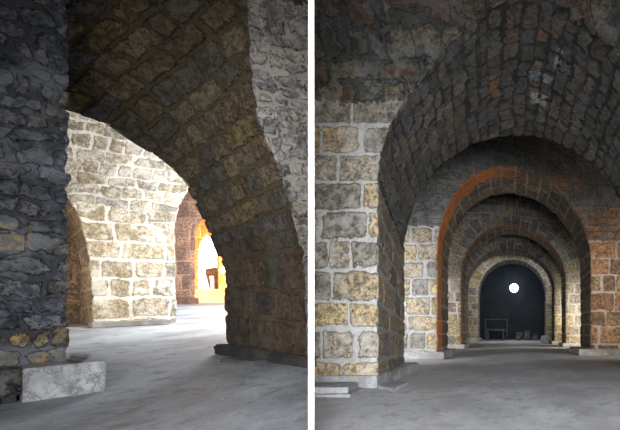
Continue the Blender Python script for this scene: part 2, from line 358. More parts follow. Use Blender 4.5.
def block_mesh(name, bottom, top, mat, parent=None, bev=0.012, rough=0.008, sub=3, seed=0):
    """a hewn block: quad bottom (4 points) and quad top, softened edges and an uneven surface."""
    import bmesh
    bm = bmesh.new()
    b = [bm.verts.new(p) for p in bottom]; t = [bm.verts.new(p) for p in top]
    bm.faces.new(b[::-1]); bm.faces.new(t)
    for i in range(4): bm.faces.new([b[i], b[(i+1) % 4], t[(i+1) % 4], t[i]])
    bmesh.ops.recalc_face_normals(bm, faces=bm.faces)
    if bev: bmesh.ops.bevel(bm, geom=bm.edges[:], offset=bev, segments=2, affect='EDGES')
    if sub: bmesh.ops.subdivide_edges(bm, edges=[e for e in bm.edges if e.calc_length() > bev*3], cuts=sub, use_grid_fill=True)
    bm.normal_update()
    if rough:
        for v in bm.verts:
            k = mnoise.noise(v.co*6+Vector((seed, 0, 0)))+.5*mnoise.noise(v.co*19)
            v.co += v.normal*k*rough*1.6
    me = bpy.data.meshes.new(name); bm.to_mesh(me); bm.free(); me.materials.append(mat)
    o = bpy.data.objects.new(name, me); C.objects.link(o)
    if parent is not None: o.parent = parent
    return o
def box(name, x0, x1, y0, y1, z0, z1, mat, parent=None, **k):
    q = [(x0, y0), (x1, y0), (x1, y1), (x0, y1)]
    return block_mesh(name, [(x, y, z0) for x, y in q], [(x, y, z1) for x, y in q], mat, parent, **k)

# ------------------------------------------------------------------ the hall on the right: five archways in a row
def archway(label, yl, yr, thick, fx, bx, fz, bz, wl, wr, top, mats, res, prof=None, plinths=None, ring=None, name='stone_archway', zsplit=0):
    """yl / yr: front distance of the two legs; fx, bx: (left, right) half widths front and back;
    fz, bz: (springing, crown) front and back; mats: left face, arch face, right face, soffit."""
    r = root(name, label, 'archway', 'archways down the long hall')
    def yoff(x, a, b):
        t = np.clip((x+a)/(a+b), 0, 1); t = t*t*(3-2*t); return yl+(yr-yl)*t
    def profile(a, b, zs, zc, back):
        n1 = max(4, int(zs/res)); n2 = max(16, int(3.14*(a+b)/2/res))
        zl = lin(0, zs, n1); L = np.stack([np.full(n1, -a), zl], 1)
        th = lin(0, math.pi, n2); c = (b-a)/2; w = (a+b)/2
        Ar = np.stack([c-w*np.cos(th), zs+(zc-zs)*np.sin(th)], 1)
        R = np.stack([np.full(n1, b), zl], 1)
        return L, Ar, R
    # same counts front and back
    zs_n = max(fz[0], bz[0])
    def prof_pts(a, b, zs, zc):
        n1 = max(4, int(zs_n/res)); n2 = max(24, int(3.3*max(fx)/res))
        zl = lin(0, zs, n1); th = lin(0, math.pi, n2); c = (b-a)/2; w = (a+b)/2
        return (np.stack([np.full(n1, -a), zl], 1), np.stack([c-w*np.cos(th), zs+(zc-zs)*np.sin(th)], 1), np.stack([np.full(n1, b), zl], 1))
    Fp = prof_pts(fx[0], fx[1], *fz); Bp = prof_pts(bx[0], bx[1], *bz)
    nd = max(5, int(thick/res)+1)
    def to3(xz, back):
        y = yoff(xz[..., 0], fx[0], fx[1])
        if back: y = y+thick
        elif prof is not None: y = y+prof(xz[..., 1])
        return np.stack([xz[..., 0], y, xz[..., 1]], -1)
    soff = []
    for i in range(3):
        A, B = to3(Fp[i], False), to3(Bp[i], True)
        t = lin(0, 1, nd)[None, :, None]; G = A[:, None]*(1-t)+B[:, None]*t
        if i == 0: vv = Fp[0][:, 1]
        elif i == 2: vv = Fp[2][:, 1]+20.16
        else: vv = fz[0]+arclen(Fp[1])
        dd = np.linalg.norm(G-G[:, :1], axis=-1)
        soff.append((G, np.stack([dd, np.repeat(vv[:, None], nd, 1)], -1)))
    cen = (0, (yl+yr)/2+thick/2, 1.5)
    def outward(xz, ext, K):
        t = lin(0, 1, K)[None, :, None]; return xz[:, None]*(1-t)+ext[:, None]*t
    def face_parts(Pp, back):
        out = []
        tw = (0, (1000 if back else -1000), 1)
        rs = res*(3 if back else 1)
        KL = max(4, int((wl-fx[0])/rs)); KR = max(4, int((wr-fx[1])/rs))
        L, A, R = Pp
        g = outward(L, np.stack([np.full(len(L), -wl), L[:, 1]], 1), KL); out.append((to3(g, back), g.copy(), tw))
        c0 = np.array([(Pp[2][0, 0]+Pp[0][0, 0])/2, A[0, 1]-.0])
        d = A-c0; d[0] = (-1, 0); d[-1] = (1, 0)
        d = d/np.linalg.norm(d, axis=1)[:, None]
        tx = np.where(d[:, 0] < 0, (-wl-c0[0])/np.minimum(d[:, 0], -1e-6), (wr-c0[0])/np.maximum(d[:, 0], 1e-6))
        tz = (top-c0[1])/np.maximum(d[:, 1], 1e-6)
        ext = c0+d*np.minimum(tx, tz)[:, None]
        K = max(KL, KR)
        g = outward(A, ext, K); uv = g.copy()
        if ring and not back:
            al = fz[0]+arclen(A); dist = np.linalg.norm(g-g[:, :1], axis=-1)
            kk = max(2, int(ring/np.mean(dist[:, 1])))
            ruv = np.stack([-dist, np.repeat(al[:, None], K, 1)], -1)
            out.append((to3(g[:, :kk+1], back), ruv[:, :kk+1], tw)); out.append((to3(g[:, kk:], back), uv[:, kk:], tw))
        else: out.append((to3(g, back), uv, tw))
        g = outward(R, np.stack([np.full(len(R), wr), R[:, 1]], 1), KR); out.append((to3(g, back), g.copy(), tw))
        return out
    ff = face_parts(Fp, False); bf = face_parts(Bp, True)
    mL, mA, mR, mS = mats[:4]; mG = mats[-1] if len(mats) > 4 else mS
    S0 = lambda i: (soff[i][0], soff[i][1], cen, 1)
    mesh_obj('pier', [(ff[0][0], ff[0][1], ff[0][2], 0), S0(0), (bf[0][0], bf[0][1], bf[0][2], 0)], [mL, mG], r)
    def pick(cn): return np.where(cn[:, 2] < zsplit+.02*np.sin(cn[:, 0]*5), np.where(cn[:, 0] < 0, 2, 3), 0)
    mesh_obj('arch_vault', [(a, b, c, pick if zsplit else 0) for a, b, c in ff[1:-1]]+[S0(1)]+[(a, b, c, 0) for a, b, c in bf[1:-1]], [mA, mS, mL, mR], r)
    mesh_obj('pier', [(ff[-1][0], ff[-1][1], ff[-1][2], 0), S0(2), (bf[-1][0], bf[-1][1], bf[-1][2], 0)], [mR, mG], r)
    if plinths:
        mat, ph, prl, prr, pf = plinths
        box('plinth', -wl, -fx[0]+prl, yl-pf, yl+thick+pf, 0, ph, mat, r, seed=yl)
        box('plinth', fx[1]-prr, wr, yr-pf, yr+thick+pf, 0, ph, mat, r, seed=yr)
    return r

def near_prof(z):       # the near wall leans over into the vault of the first bay
    return np.interp(z, [0, 3.05, 3.3, 3.5, 3.65, 3.8, 3.95, 4.2, 5], [0, 0, -.12, -.38, -.75, -1.3, -2.2, -3.6, -5.2])
near_mat_split = M['r1_face']
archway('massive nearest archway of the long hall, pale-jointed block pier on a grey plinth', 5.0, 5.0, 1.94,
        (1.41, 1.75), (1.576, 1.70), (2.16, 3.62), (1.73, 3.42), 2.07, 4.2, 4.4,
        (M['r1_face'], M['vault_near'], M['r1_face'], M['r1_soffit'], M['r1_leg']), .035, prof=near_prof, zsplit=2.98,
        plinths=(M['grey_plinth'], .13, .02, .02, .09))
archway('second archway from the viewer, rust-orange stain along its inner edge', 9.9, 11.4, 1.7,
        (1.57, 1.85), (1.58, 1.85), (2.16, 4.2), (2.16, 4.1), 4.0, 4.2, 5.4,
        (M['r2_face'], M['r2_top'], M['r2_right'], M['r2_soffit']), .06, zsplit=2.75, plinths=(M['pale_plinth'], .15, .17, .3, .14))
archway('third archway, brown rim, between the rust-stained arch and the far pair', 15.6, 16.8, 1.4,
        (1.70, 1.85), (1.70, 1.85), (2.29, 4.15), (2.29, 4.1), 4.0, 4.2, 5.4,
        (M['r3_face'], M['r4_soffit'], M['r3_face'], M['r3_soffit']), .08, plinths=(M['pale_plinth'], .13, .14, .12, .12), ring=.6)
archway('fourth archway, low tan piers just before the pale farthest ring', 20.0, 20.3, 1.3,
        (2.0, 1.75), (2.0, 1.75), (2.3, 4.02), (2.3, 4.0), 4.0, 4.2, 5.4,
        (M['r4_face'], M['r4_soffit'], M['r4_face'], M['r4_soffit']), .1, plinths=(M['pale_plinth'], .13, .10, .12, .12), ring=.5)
archway('farthest archway, pale stone ring framing the dark room with the white lamp', 24.0, 24.0, 1.3,
        (1.75, 1.68), (1.75, 1.68), (2.35, 4.12), (2.35, 4.1), 4.0, 4.2, 5.4,
        (M['r4_face'], M['r4_face'], M['r4_face'], M['r4_soffit']), .1, plinths=(M['pale_plinth'], .2, .10, .12, .12), ring=.55)

# bay vaults between the archways
for i, (ya, yb) in enumerate([(6.9, 11.6), (11.5, 17.0), (16.9, 20.5), (21.2, 24.1), (25.2, 30.6)]):
    xs = lin(-4.0, 4.2, 80); ys = lin(ya, yb, 40)
    G = np.zeros((80, 40, 3)); G[..., 0] = xs[:, None]; G[..., 1] = ys[None]
    G[..., 2] = 4.0+1.1*np.sqrt(np.clip(1-(G[..., 0]/4.4)**2, 0, 1))+.25*np.sin(math.pi*(G[..., 1]-ya)/(yb-ya))
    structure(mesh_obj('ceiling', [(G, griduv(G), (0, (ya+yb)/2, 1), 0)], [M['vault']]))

def wall_quad(name, p0, p1, z0, z1, mat, toward, th=.3):
    """a straight wall with thickness from p0 to p1 (x, y)."""
    p0, p1 = np.array(p0, float), np.array(p1, float); d = (p1-p0)/np.linalg.norm(p1-p0); n = np.array([-d[1], d[0]])
    if n @ (np.array(toward)-p0) > 0: n = -n
    q = [p0, p1, p1+n*th, p0+n*th]
    return structure(block_mesh(name, [(*a, z0) for a in q], [(*a, z1) for a in q], mat, None, bev=0, rough=0, sub=0))
wall_quad('wall_right', (4.2, 1.0), (4.2, 30.8), -.1, 5.6, M['outer'], (0, 10))
wall_quad('wall_left', (-4.0, 9.7), (-4.0, 30.8), -.1, 5.6, M['outer'], (0, 10))
M['dark_end'] = plain('stone_dark_end', (.018, .02, .024), (.035, .038, .045), 1.5, .95, .6)  # darkness of the end room put into the wall's colour
wall_quad('wall_back', (-4.3, 30.5), (4.5, 30.5), -.1, 5.6, M['dark_end'], (0, 10))

# pale divider strip between the two halls, built as a thin whitewashed wall
a0, a1 = (308.2-U0)/F, (314.2-U0)/F
def part_pts(y): return [(a0*y, y), (a1*y, y)]
yb_ = 9.75
q = [(a0*2.3, 2.3), (a1*2.3, 2.3), (a1*2.3+(yb_-2.3)*(311.5-U0)/F, yb_), (a0*2.3+(yb_-2.3)*(310.5-U0)/F, yb_)]
structure(block_mesh('wall_middle', [(x, y, -.2) for x, y in q], [(x, y, 4.6) for x, y in q], M['plaster'], None, bev=0, rough=0, sub=0))

# floors: level on the right, climbing on the left; both stop at the wall between
def floor_patch(x_of_left, x_of_right, ys, zf):
    n = 40; G = np.zeros((len(ys), n, 3))
    for i, y in enumerate(ys):
        G[i, :, 0] = lin(x_of_left(y), x_of_right(y), n); G[i, :, 1] = y; G[i, :, 2] = zf(y)
    return G
mid = lambda y: (311.2-U0)/F*max(y, .0)
G = floor_patch(lambda y: mid(y) if y < 9.8 else -4.1, lambda y: 4.4, np.concatenate([lin(-3, 9.79, 40), lin(9.8, 30.8, 30)]), lambda y: 0.0)
structure(mesh_obj('floor', [(G, griduv(G), (0, 5, 50), 0)], [M['floor_r']]))
G = floor_patch(lambda y: -30.0, lambda y: mid(y) if y < 9.8 else -4.1, np.concatenate([lin(-3, 9.79, 40), lin(9.8, 34, 40)]), ramp)
structure(mesh_obj('floor', [(G, griduv(G), (-10, 5, 50), 0)], [M['floor_l']]))

# loose slabs by the near plinth
def slab(name, pts, z0, z1, mat, label, cat='slab', seed=0, parent=None, bev=.006, tilt=0):
    q = [P(u, v, (H-z1)*F/(v-V0)) for u, v in pts]
    t = [(p[0], p[1], z1+tilt*i) for i, p in enumerate(q)]
    b = [(p[0], p[1], z0) for p in q]
    o = block_mesh(name, b, t, mat, parent, bev=bev, rough=.004, sub=3, seed=seed)
    if label: tag(o, label, cat)
    return o
slab('stone_slab', [(312, 394.5), (350, 394.5), (365, 388.2), (352, 386.0), (316, 386.0)][:4], 0, .028, M['slab'], 'thin grey stone slab lying flat under a thicker one by the grey plinth', seed=1)
slab('stone_slab', [(314.5, 387.5), (348, 387.2), (358, 382.2), (314.5, 381.5)], .03, .085, M['slab'], 'thick broken grey slab stacked on a thinner one before the plinth', seed=2)
slab('stone_slab', [(377.5, 385.4), (393.5, 388.5), (408.7, 381.9), (389, 380.9)], 0.0, .035, M['slab'], 'small loose four-cornered slab lying alone at the corner of the plinth', seed=3)

# ------------------------------------------------------------------ far room: lamp and furniture
lampP = P(514, 288, 29.3)
r = root('flood_lamp', 'glaring round white lamp high in the dark room at the end of the hall', 'lamp')
def disc_lathe(name, c, prof, mat, parent, n=24, axis='y'):
    import bmesh
    bm = bmesh.new(); rings = []
    for (rad, h) in prof:
        rings.append([bm.verts.new((c[0]+rad*math.cos(2*math.pi*i/n), c[1]+h, c[2]+rad*math.sin(2*math.pi*i/n)) if axis == 'y'
                                   else (c[0]+rad*math.cos(2*math.pi*i/n), c[1]+rad*math.sin(2*math.pi*i/n), c[2]+h)) for i in range(n)])
    for a, b in zip(rings, rings[1:]):
        for i in range(n): bm.faces.new([a[i], a[(i+1) % n], b[(i+1) % n], b[i]])
    bm.faces.new(rings[0]); bm.faces.new(rings[-1][::-1])
    bmesh.ops.recalc_face_normals(bm, faces=bm.faces)
    for f in bm.faces: f.smooth = True
    me = bpy.data.meshes.new(name); bm.to_mesh(me); bm.free(); me.materials.append(mat)
    o = bpy.data.objects.new(name, me); C.objects.link(o)
    if parent is not None: o.parent = parent
    return o
M['led'] = emitter('lamp_white', (.80, .92, 1.0), 12)
disc_lathe('bulb', lampP, [(.06, -.24), (.17, -.18), (.25, -.08), (.26, 0), (.2, .08)], M['led'], r)
disc_lathe('housing', lampP, [(.16, .09), (.22, .1), (.22, .25), (.12, .35), (.08, .4)], M['metal'], r)
box('bracket', lampP[0]-.04, lampP[0]+.04, 29.65, 30.5, lampP[2]-.04, lampP[2]+.04, M['metal'], r, rough=0, sub=0)

r = root('workbench', 'grey high workbench against the far end wall, under the glaring lamp', 'workbench')
bx0, bx1, by = P(484, 318, 28.2)[0], P(508, 318, 28.2)[0], 28.2
box('bench_top', bx0, bx1, by, by+.8, 1.18, 1.26, M['bench'], r, rough=0, sub=0)
box('shelf', bx0+.05, bx1-.05, by+.05, by+.75, .62, .67, M['bench'], r, rough=0, sub=0)
for x in (bx0+.03, bx1-.11):
    for y in (by+.02, by+.7): box('leg', x, x+.08, y, y+.08, 0, 1.18, M['bench'], r, rough=0, sub=0)
r = root('bench', 'low pale-topped bench standing in front of the grey workbench', 'bench')
b0, b1 = P(486, 330, 27.2)[0], P(505, 330, 27.2)[0]
box('seat', b0, b1, 27.1, 27.5, .56, .62, M['bench'], r, rough=0, sub=0)
for x in (b0+.06, b1-.14):
    for y in (27.13, 27.39): box('leg', x, x+.08, y, y+.08, 0, .56, M['bench'], r, rough=0, sub=0)
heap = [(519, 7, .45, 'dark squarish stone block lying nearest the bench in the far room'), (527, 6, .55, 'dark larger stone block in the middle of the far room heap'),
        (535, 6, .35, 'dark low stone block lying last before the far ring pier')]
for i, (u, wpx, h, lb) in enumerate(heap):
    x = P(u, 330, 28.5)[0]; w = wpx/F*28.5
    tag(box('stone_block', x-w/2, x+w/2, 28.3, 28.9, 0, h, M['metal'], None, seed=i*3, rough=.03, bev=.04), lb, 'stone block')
x0 = P(541, 340, 23.5)[0]
tag(box('stone_block', x0, x0+.38, 23.28, 23.75, 0, .32, M['pale_plinth'], None, rough=.02, bev=.03, seed=5), 'pale rough stone block lying against the foot of the farthest ring', 'stone block')

# cable on the reddish pier
def tube(name, pts, rad, mat, parent=None):
    cu = bpy.data.curves.new(name, 'CURVE'); cu.dimensions = '3D'; cu.bevel_depth = rad; cu.bevel_resolution = 2
    sp = cu.splines.new('POLY'); sp.points.add(len(pts)-1)
    for p, q in zip(sp.points, pts): p.co = (*q, 1)
    cu.materials.append(mat); o = bpy.data.objects.new(name, cu); C.objects.link(o)
    if parent is not None: o.parent = parent
    return o

# ------------------------------------------------------------------ the hall on the left
# A. rough pier nearest the viewer
ca = np.array([(66-U0)/F*3.62, 3.62]); da = np.array([-.636, -.772]); ba = np.array([-.772, .636])
rA = root('stone_pier', 'rough blue-grey rubble pier rising behind the marble block', 'pier')
zt = 4.0
nz_, ns_ = int(zt/.02), int(1.0/.02)
def ragged(z, k=0.02, s=3.0, seed=0.0): return k*(mnoise.noise(Vector((seed, 0, z*s)))+.6*mnoise.noise(Vector((seed+5, 0, z*s*3.7))))
G = np.zeros((nz_, ns_, 3)); UV = np.zeros((nz_, ns_, 2))
zz = lin(ramp(3.3)+.2, zt, nz_)
for i, z in enumerate(zz):
    s0 = ragged(z, .025)
    for j, t in enumerate(lin(0, 1, ns_)):
        p = ca+da*(s0+t*(1.0-s0)); G[i, j] = (*p, z); UV[i, j] = (t, z)
nb = 24
G2 = np.zeros((nz_, nb, 3)); UV2 = np.zeros((nz_, nb, 2))
for i, z in enumerate(zz):
    p0 = G[i, 0, :2]
    for j, t in enumerate(lin(0, .9, nb)): G2[i, j] = (*(p0+ba*t), z); UV2[i, j] = (-t, z)
mesh_obj('masonry', [(G, UV, (0, 0, 1.5), 0), (G2, UV2, tuple(ca+np.array([3., 3.]))+(1.5,), 0)], [M['a']], rA)

def ramp_block(name, pts, h, mat, label, seed=0, parent=None, cat='block', dep=.5, bev=.01, rough=.006, z0=0.0):
    """front bottom edge from pts[0] to pts[1] (pixels on the climbing floor), running dep metres back."""
    p, q = foot_l(*pts[0]), foot_l(*pts[1])
    d = (q-p)[:2]; d /= np.linalg.norm(d); n = np.array([-d[1], d[0]])
    if n[1] < 0: n = -n
    c = [p[:2], q[:2], q[:2]+n*dep, p[:2]+n*dep]
    bot = [(x, y, ramp(y)+z0-(.02 if z0 == 0 else 0)) for x, y in c]; top = [(x, y, ramp(y)+z0+h) for x, y in c]
    o = block_mesh(name, bot, top, mat, parent, bev=bev, rough=rough, sub=4, seed=seed)
    if label: tag(o, label, cat)
    return o
ramp_block('marble_block', [(23, 402.5), (106, 391)], .228, M['marble'], 'white grey-veined marble block at the foot of the rough blue-grey pier', dep=.42, rough=.002, bev=.008)
ramp_block('stone_block', [(-60, 414), (20.5, 402.0)], .215, M['a'], 'dark rough foundation stone set beside the marble block', seed=4, dep=.5, rough=.012, cat='stone block')
# bits lying on the marble
def on_marble(u, v, up=0.0):
    # top of the marble block is .228 above the climbing floor
    y = (0.8-.228-up)*480/(v-285.0); return P(u, v, y)
def chip(name, pts, th, mat, label, cat, seed=0, up=.004):
    q = [on_marble(u, v, up) for u, v in pts]
    return tag(block_mesh(name, [tuple(p) for p in q], [(p[0], p[1], p[2]+th) for p in q], mat, None, bev=.003, rough=.003, sub=2, seed=seed), label, cat)
chip('broken_tile', [(66, 361.5), (80, 362.3), (86, 359), (72, 357.5)], .015, M['slab_dark'], 'small dark broken tile lying on the marble block', 'tile', 1)
chip('broken_tile', [(70, 357.0), (88, 358.2), (92, 356), (74, 354.8)], .012, M['slab'], 'small grey broken tile behind the dark one on the marble block', 'tile', 2)

# B. brown arch whose pier stands right of the light
Fb = np.array([(227-U0)/F*5.7, 5.7]); Nb = np.array([(308-U0)/F*4.75, 4.75])
wd = np.array([-.57, -.82])
far = [(227, 356), (227.5, 335), (226.5, 310), (226.5, 290), (225, 270), (219.5, 256), (213, 240), (207, 226), (200, 210), (193, 197), (185, 183), (172, 168), (160, 158), (145, 149), (130, 140), (115, 129.5), (100, 121), (83, 115), (66, 110), (45, 106), (20, 105), (-20, 108), (-70, 118), (-150, 145), (-260, 190)]
near = [(308, 370), (308, 350), (307.5, 322), (307, 297), (306, 270), (301, 243), (295, 220), (286.5, 190), (278, 168), (270, 148), (262, 128), (256, 105), (253.5, 85), (251, 62), (250, 42), (249, 22), (248, 2), (246.5, -18), (243, -42), (235, -65), (220, -92), (190, -120), (150, -145), (60, -175), (-60, -180)]
far3 = np.array([on_plane(u, v, Fb, wd)[0] for u, v in far]); near3 = np.array([on_plane(u, v, Nb, wd)[0] for u, v in near])
nB, mB = 265, 80
G = grid(far3, near3, nB, mB)
uvG = griduv(G)
# a little sag and unevenness
rB = root('stone_archway', 'dark brown block arch springing over the passage beside the pale divider wall', 'archway')
split = 66
rt = [P(309.5, v, 4.62-.22*max(0, (330-v))/330) for _, v in near[:21]]
Gf = grid(near3[:21], rt, 221, 40)
uvf = np.stack([Gf[..., 0]*1.2, Gf[..., 2]], -1)
splf = 67
tw = (-1.0, 0.5, .4)
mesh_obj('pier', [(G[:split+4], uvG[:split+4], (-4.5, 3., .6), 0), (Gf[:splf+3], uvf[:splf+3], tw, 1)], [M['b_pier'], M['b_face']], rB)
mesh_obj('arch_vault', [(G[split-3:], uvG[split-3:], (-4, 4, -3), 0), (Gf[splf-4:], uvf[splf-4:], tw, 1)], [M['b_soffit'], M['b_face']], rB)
# back of that arch: wall above the opening seen from behind
bk = [on_plane(u, v, Fb, wd)[0] for u, v in far]
topk = [(p[0], p[1], 4.6) if i > 8 else (p[0]+.9, p[1]+.9*.0+.6, p[2]) for i, p in enumerate(bk)]
Gb = grid(bk[9:], [(p[0], p[1], 4.6) for p in bk[9:]], 60, 12)
mesh_obj('back_wall', [(Gb, griduv(Gb), (-8, 12, 1), 0)], [M['c_side']], rB)
# pier mass behind: from the far corner to the dividing wall
pm = [tuple(Fb), (a0*6.9-.02, 6.9)]
Gp = np.zeros((60, 20, 3))
for i, z in enumerate(lin(0, 4.6, 60)):
    for j, t in enumerate(lin(0, 1, 20)):
        Gp[i, j] = (pm[0][0]*(1-t)+pm[1][0]*t+.0, pm[0][1]*(1-t)+pm[1][1]*t+.0, z)
mesh_obj('rear_face', [(Gp, griduv(Gp), (-6, 12, 1), 0)], [M['c_side']], rB)
# kerb
def strip_block(name, p, q, p_h, q_h, dep, mat, parent, bev=.02, rough=.015, seed=0):
    d = (q-p)[:2]; d = d/np.linalg.norm(d); n = np.array([-d[1], d[0]]); n = n if n[1] > 0 else -n
    c = [p[:2], q[:2], q[:2]+n*dep, p[:2]+n*dep]; hs = [p_h, q_h, q_h, p_h]
    return block_mesh(name, [(x, y, ramp(y)-.01) for x, y in c], [(x, y, ramp(y)+h) for (x, y), h in zip(c, hs)], mat, parent, bev=bev, rough=rough, sub=5, seed=seed)
strip_block('kerb', foot_l(213.5, 354.5), foot_l(306.5, 368.5), .115, .105, .11, M['dark_kerb'], rB, seed=3)
o = strip_block('flat_stone', foot_l(221, 362), foot_l(252, 364.5), .03, .03, .25, M['slab_dark'], None, bev=.008, seed=8)
tag(o, 'flat dark stone lying under the dark kerb of the brown arch', 'stone')

# C. cream pier between two openings
pc = np.array([(93-U0)/F*9.1, 9.1]); qc = np.array([(176-U0)/F*10.1, 10.1]); dc = (qc-pc)/np.linalg.norm(qc-pc)
nc = np.array([-dc[1], dc[0]]);  nc = nc if nc[1] > 0 else -nc
def pz(u, v): p, t = on_plane(u, v, pc, dc); return t, p[2]
L_e = [pz(93, 330), pz(93, 310), pz(92.5, 290), pz(90.5, 268), pz(87, 245), pz(82, 225), pz(74, 208), pz(64, 195), pz(50, 186), pz(30, 180), pz(5, 177), pz(-30, 176)]
R_e = [pz(175, 330), pz(175.5, 310), pz(175.5, 290), pz(175, 268), pz(174.5, 245), pz(174.5, 228), pz(176.5, 213), pz(181, 201), pz(188, 189), pz(198, 178), pz(212, 170), pz(240, 162)]
La = resample(L_e, 110); Ra = resample(R_e, 110)
def lean(z): return np.interp(z, [0, 2.9, 3.4, 4.0, 4.6, 5.2, 5.6], [0, 0, .08, .35, .95, 1.9, 2.8])
def cw(t, z):
    t = np.asarray(t); z = np.asarray(z)
    p = pc[None, :]+t[:, None]*dc[None, :]-lean(z)[:, None]*nc[None, :]
    return np.concatenate([p, z[:, None]], 1)
mC = 90
G = np.zeros((110, mC, 3)); UV = np.zeros((110, mC, 2))
for i in range(110):
    f = lin(0, 1, mC); t = La[i, 0]*(1-f)+Ra[i, 0]*f; z = La[i, 1]*(1-f)+Ra[i, 1]*f
    G[i] = cw(t, z); UV[i] = np.stack([t, z-RK*t*dc[1]], 1)
rC = root('stone_pier', 'sunlit cream block pier flaring into the vault beyond the brown arch', 'pier')
Gt = np.zeros((90, mC, 3)); UVt = np.zeros((90, mC, 2))
f = lin(0, 1, mC); tb = La[-1, 0]*(1-f)+Ra[-1, 0]*f; zb = La[-1, 1]*(1-f)+Ra[-1, 1]*f
for i, k in enumerate(lin(0, 1, 90)):
    z = zb*(1-k)+5.6*k
    Gt[i] = cw(tb, z); UVt[i] = np.stack([tb, z-RK*tb*dc[1]], 1)
def reveal(E, dep, k):
    n = 24; Gx = np.zeros((len(E), n, 3))
    e3 = cw(E[:, 0], E[:, 1])
    for j, t in enumerate(lin(0, dep, n)): Gx[:, j] = e3+np.array([nc[0]*t, nc[1]*t, 0])
    return Gx
GL = reveal(La, 1.5, 0); GR = reveal(Ra, 1.3, 1)
pickC = lambda cn: np.where(cn[:, 2]-.25*np.sin(cn[:, 0]*3) > 2.75, 2, 0)
mesh_obj('masonry', [(G, UV, (0, 0, 1), pickC), (Gt, UVt, (0, 0, 1), pickC), (GL, griduv(GL), (*(pc-dc*3), 1), 1), (GR, griduv(GR), (*(qc+dc*3), 1), 0)], [M['c_face'], M['c_side'], M['c_top']], rC)
kq = [pc-nc*.1-dc*.05, pc+dc*1.36-nc*.1, pc+dc*1.36+nc*.5, pc+nc*.5-dc*.05]
p_, q_ = foot_l(91, 328.3), foot_l(183, 324)
strip_block('plinth', p_, foot_l(170, 324.5), .09, .09, .5, M['pale_plinth'], rC, seed=6)
# inner brown wall closing the dark opening
pw = pc+nc*1.5
wallp = [pw-dc*4, pw+dc*.05]
Gw = np.zeros((80, 60, 3))
for i, z in enumerate(lin(.4, 4.2, 80)):
    for j, t in enumerate(lin(0, 1, 60)): Gw[i, j] = (*(wallp[0]*(1-t)+wallp[1]*t), z)
structure(mesh_obj('wall_left', [(Gw, np.stack([Gw[..., 0], Gw[..., 2]], -1), (-8, 5, 1), 0)], [M['c_side']]))
strip_block('plinth', np.array([*(pw-nc*.08-dc*3), 0]), np.array([*(pw-nc*.08), 0]), .09, .09, .2, M['brown_kerb'], rC, seed=9)

# D. red-brown wall with an arched way through, then the orange wall with the bright pointed opening
YD, YO = 20.5, 24.0
def strip_wall(name, Y, L, R, top, mat, parent, reveal_dep, rmat, lside=False, n=80, m=50, toward=(0, 0, 1)):
    L3 = resample([P(u, v, Y) for u, v in L], n); R3 = resample([P(u, v, Y) for u, v in R], n)
    t = lin(0, 1, m)[None, :, None]; G = L3[:, None]*(1-t)+R3[:, None]*t
    pats = [(G, G[..., [0, 2]].copy(), toward, 0)]
    e = L3 if lside else R3
    Gx = e[:, None]+np.array([0, 1, 0])*lin(0, reveal_dep, 10)[None, :, None]
    pats.append((Gx, griduv(Gx), (e[n//2][0]+(5 if not lside else -5), Y, e[n//2][2]), 1))
    return mesh_obj(name, pats, [mat, rmat], parent)
rD = root('stone_archway', 'red-brown block wall seen past the cream pier, arched open to the orange room', 'archway')
strip_wall('masonry', YD, [(60, 305), (60, 280), (60, 250), (60, 235), (60, 225), (60, 200), (60, 150)], [(190, 305), (190, 280), (190, 250), (190.5, 233), (193, 224), (201, 215), (207, 212)], 0, M['d'], rD, .3, M['d'])
Gt = grid([P(60, 150, YD), P(207, 212, YD), P(222, 222, YD), P(232, 232, YD), P(300, 260, YD)], [P(60, 60, YD), P(207, 60, YD), P(222, 60, YD), P(232, 60, YD), P(300, 60, YD)], 60, 30)
mesh_obj('spandrel', [(Gt, Gt[..., [0, 2]].copy(), (0, 0, 1), 0)], [M['d']], rD)
box('plinth', P(150, 300, YD)[0], P(196, 300, YD)[0], YD-.35, YD+.2, ramp(YD)-.1, ramp(YD)+.27, M['brown_kerb'], rD, bev=.03)

rO = root('stone_archway', 'glowing orange wall pierced by a bright pointed opening', 'archway')
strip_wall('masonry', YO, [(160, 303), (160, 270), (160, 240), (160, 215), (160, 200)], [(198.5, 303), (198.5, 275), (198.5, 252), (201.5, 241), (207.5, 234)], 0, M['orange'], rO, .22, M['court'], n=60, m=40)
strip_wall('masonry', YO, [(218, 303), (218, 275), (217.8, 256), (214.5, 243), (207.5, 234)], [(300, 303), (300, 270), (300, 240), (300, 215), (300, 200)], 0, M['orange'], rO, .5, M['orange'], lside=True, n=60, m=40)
Gt = grid([P(160, 200, YO), P(207.5, 234, YO), P(300, 200, YO)], [P(160, 100, YO), P(207.5, 100, YO), P(300, 100, YO)], 40, 20)
# upper wall joins the two halves
mesh_obj('spandrel', [(Gt, Gt[..., [0, 2]].copy(), (0, 0, 1), 0)], [M['orange']], rO)
# yellow step under the opening
zs = ramp(YO)
box('step', P(196, 300, YO)[0], P(232, 300, YO)[0], YO-.9, YO-.02, ramp(YO-.9)-.05, zs+.52, M['yellowstep'], rO, bev=.03)
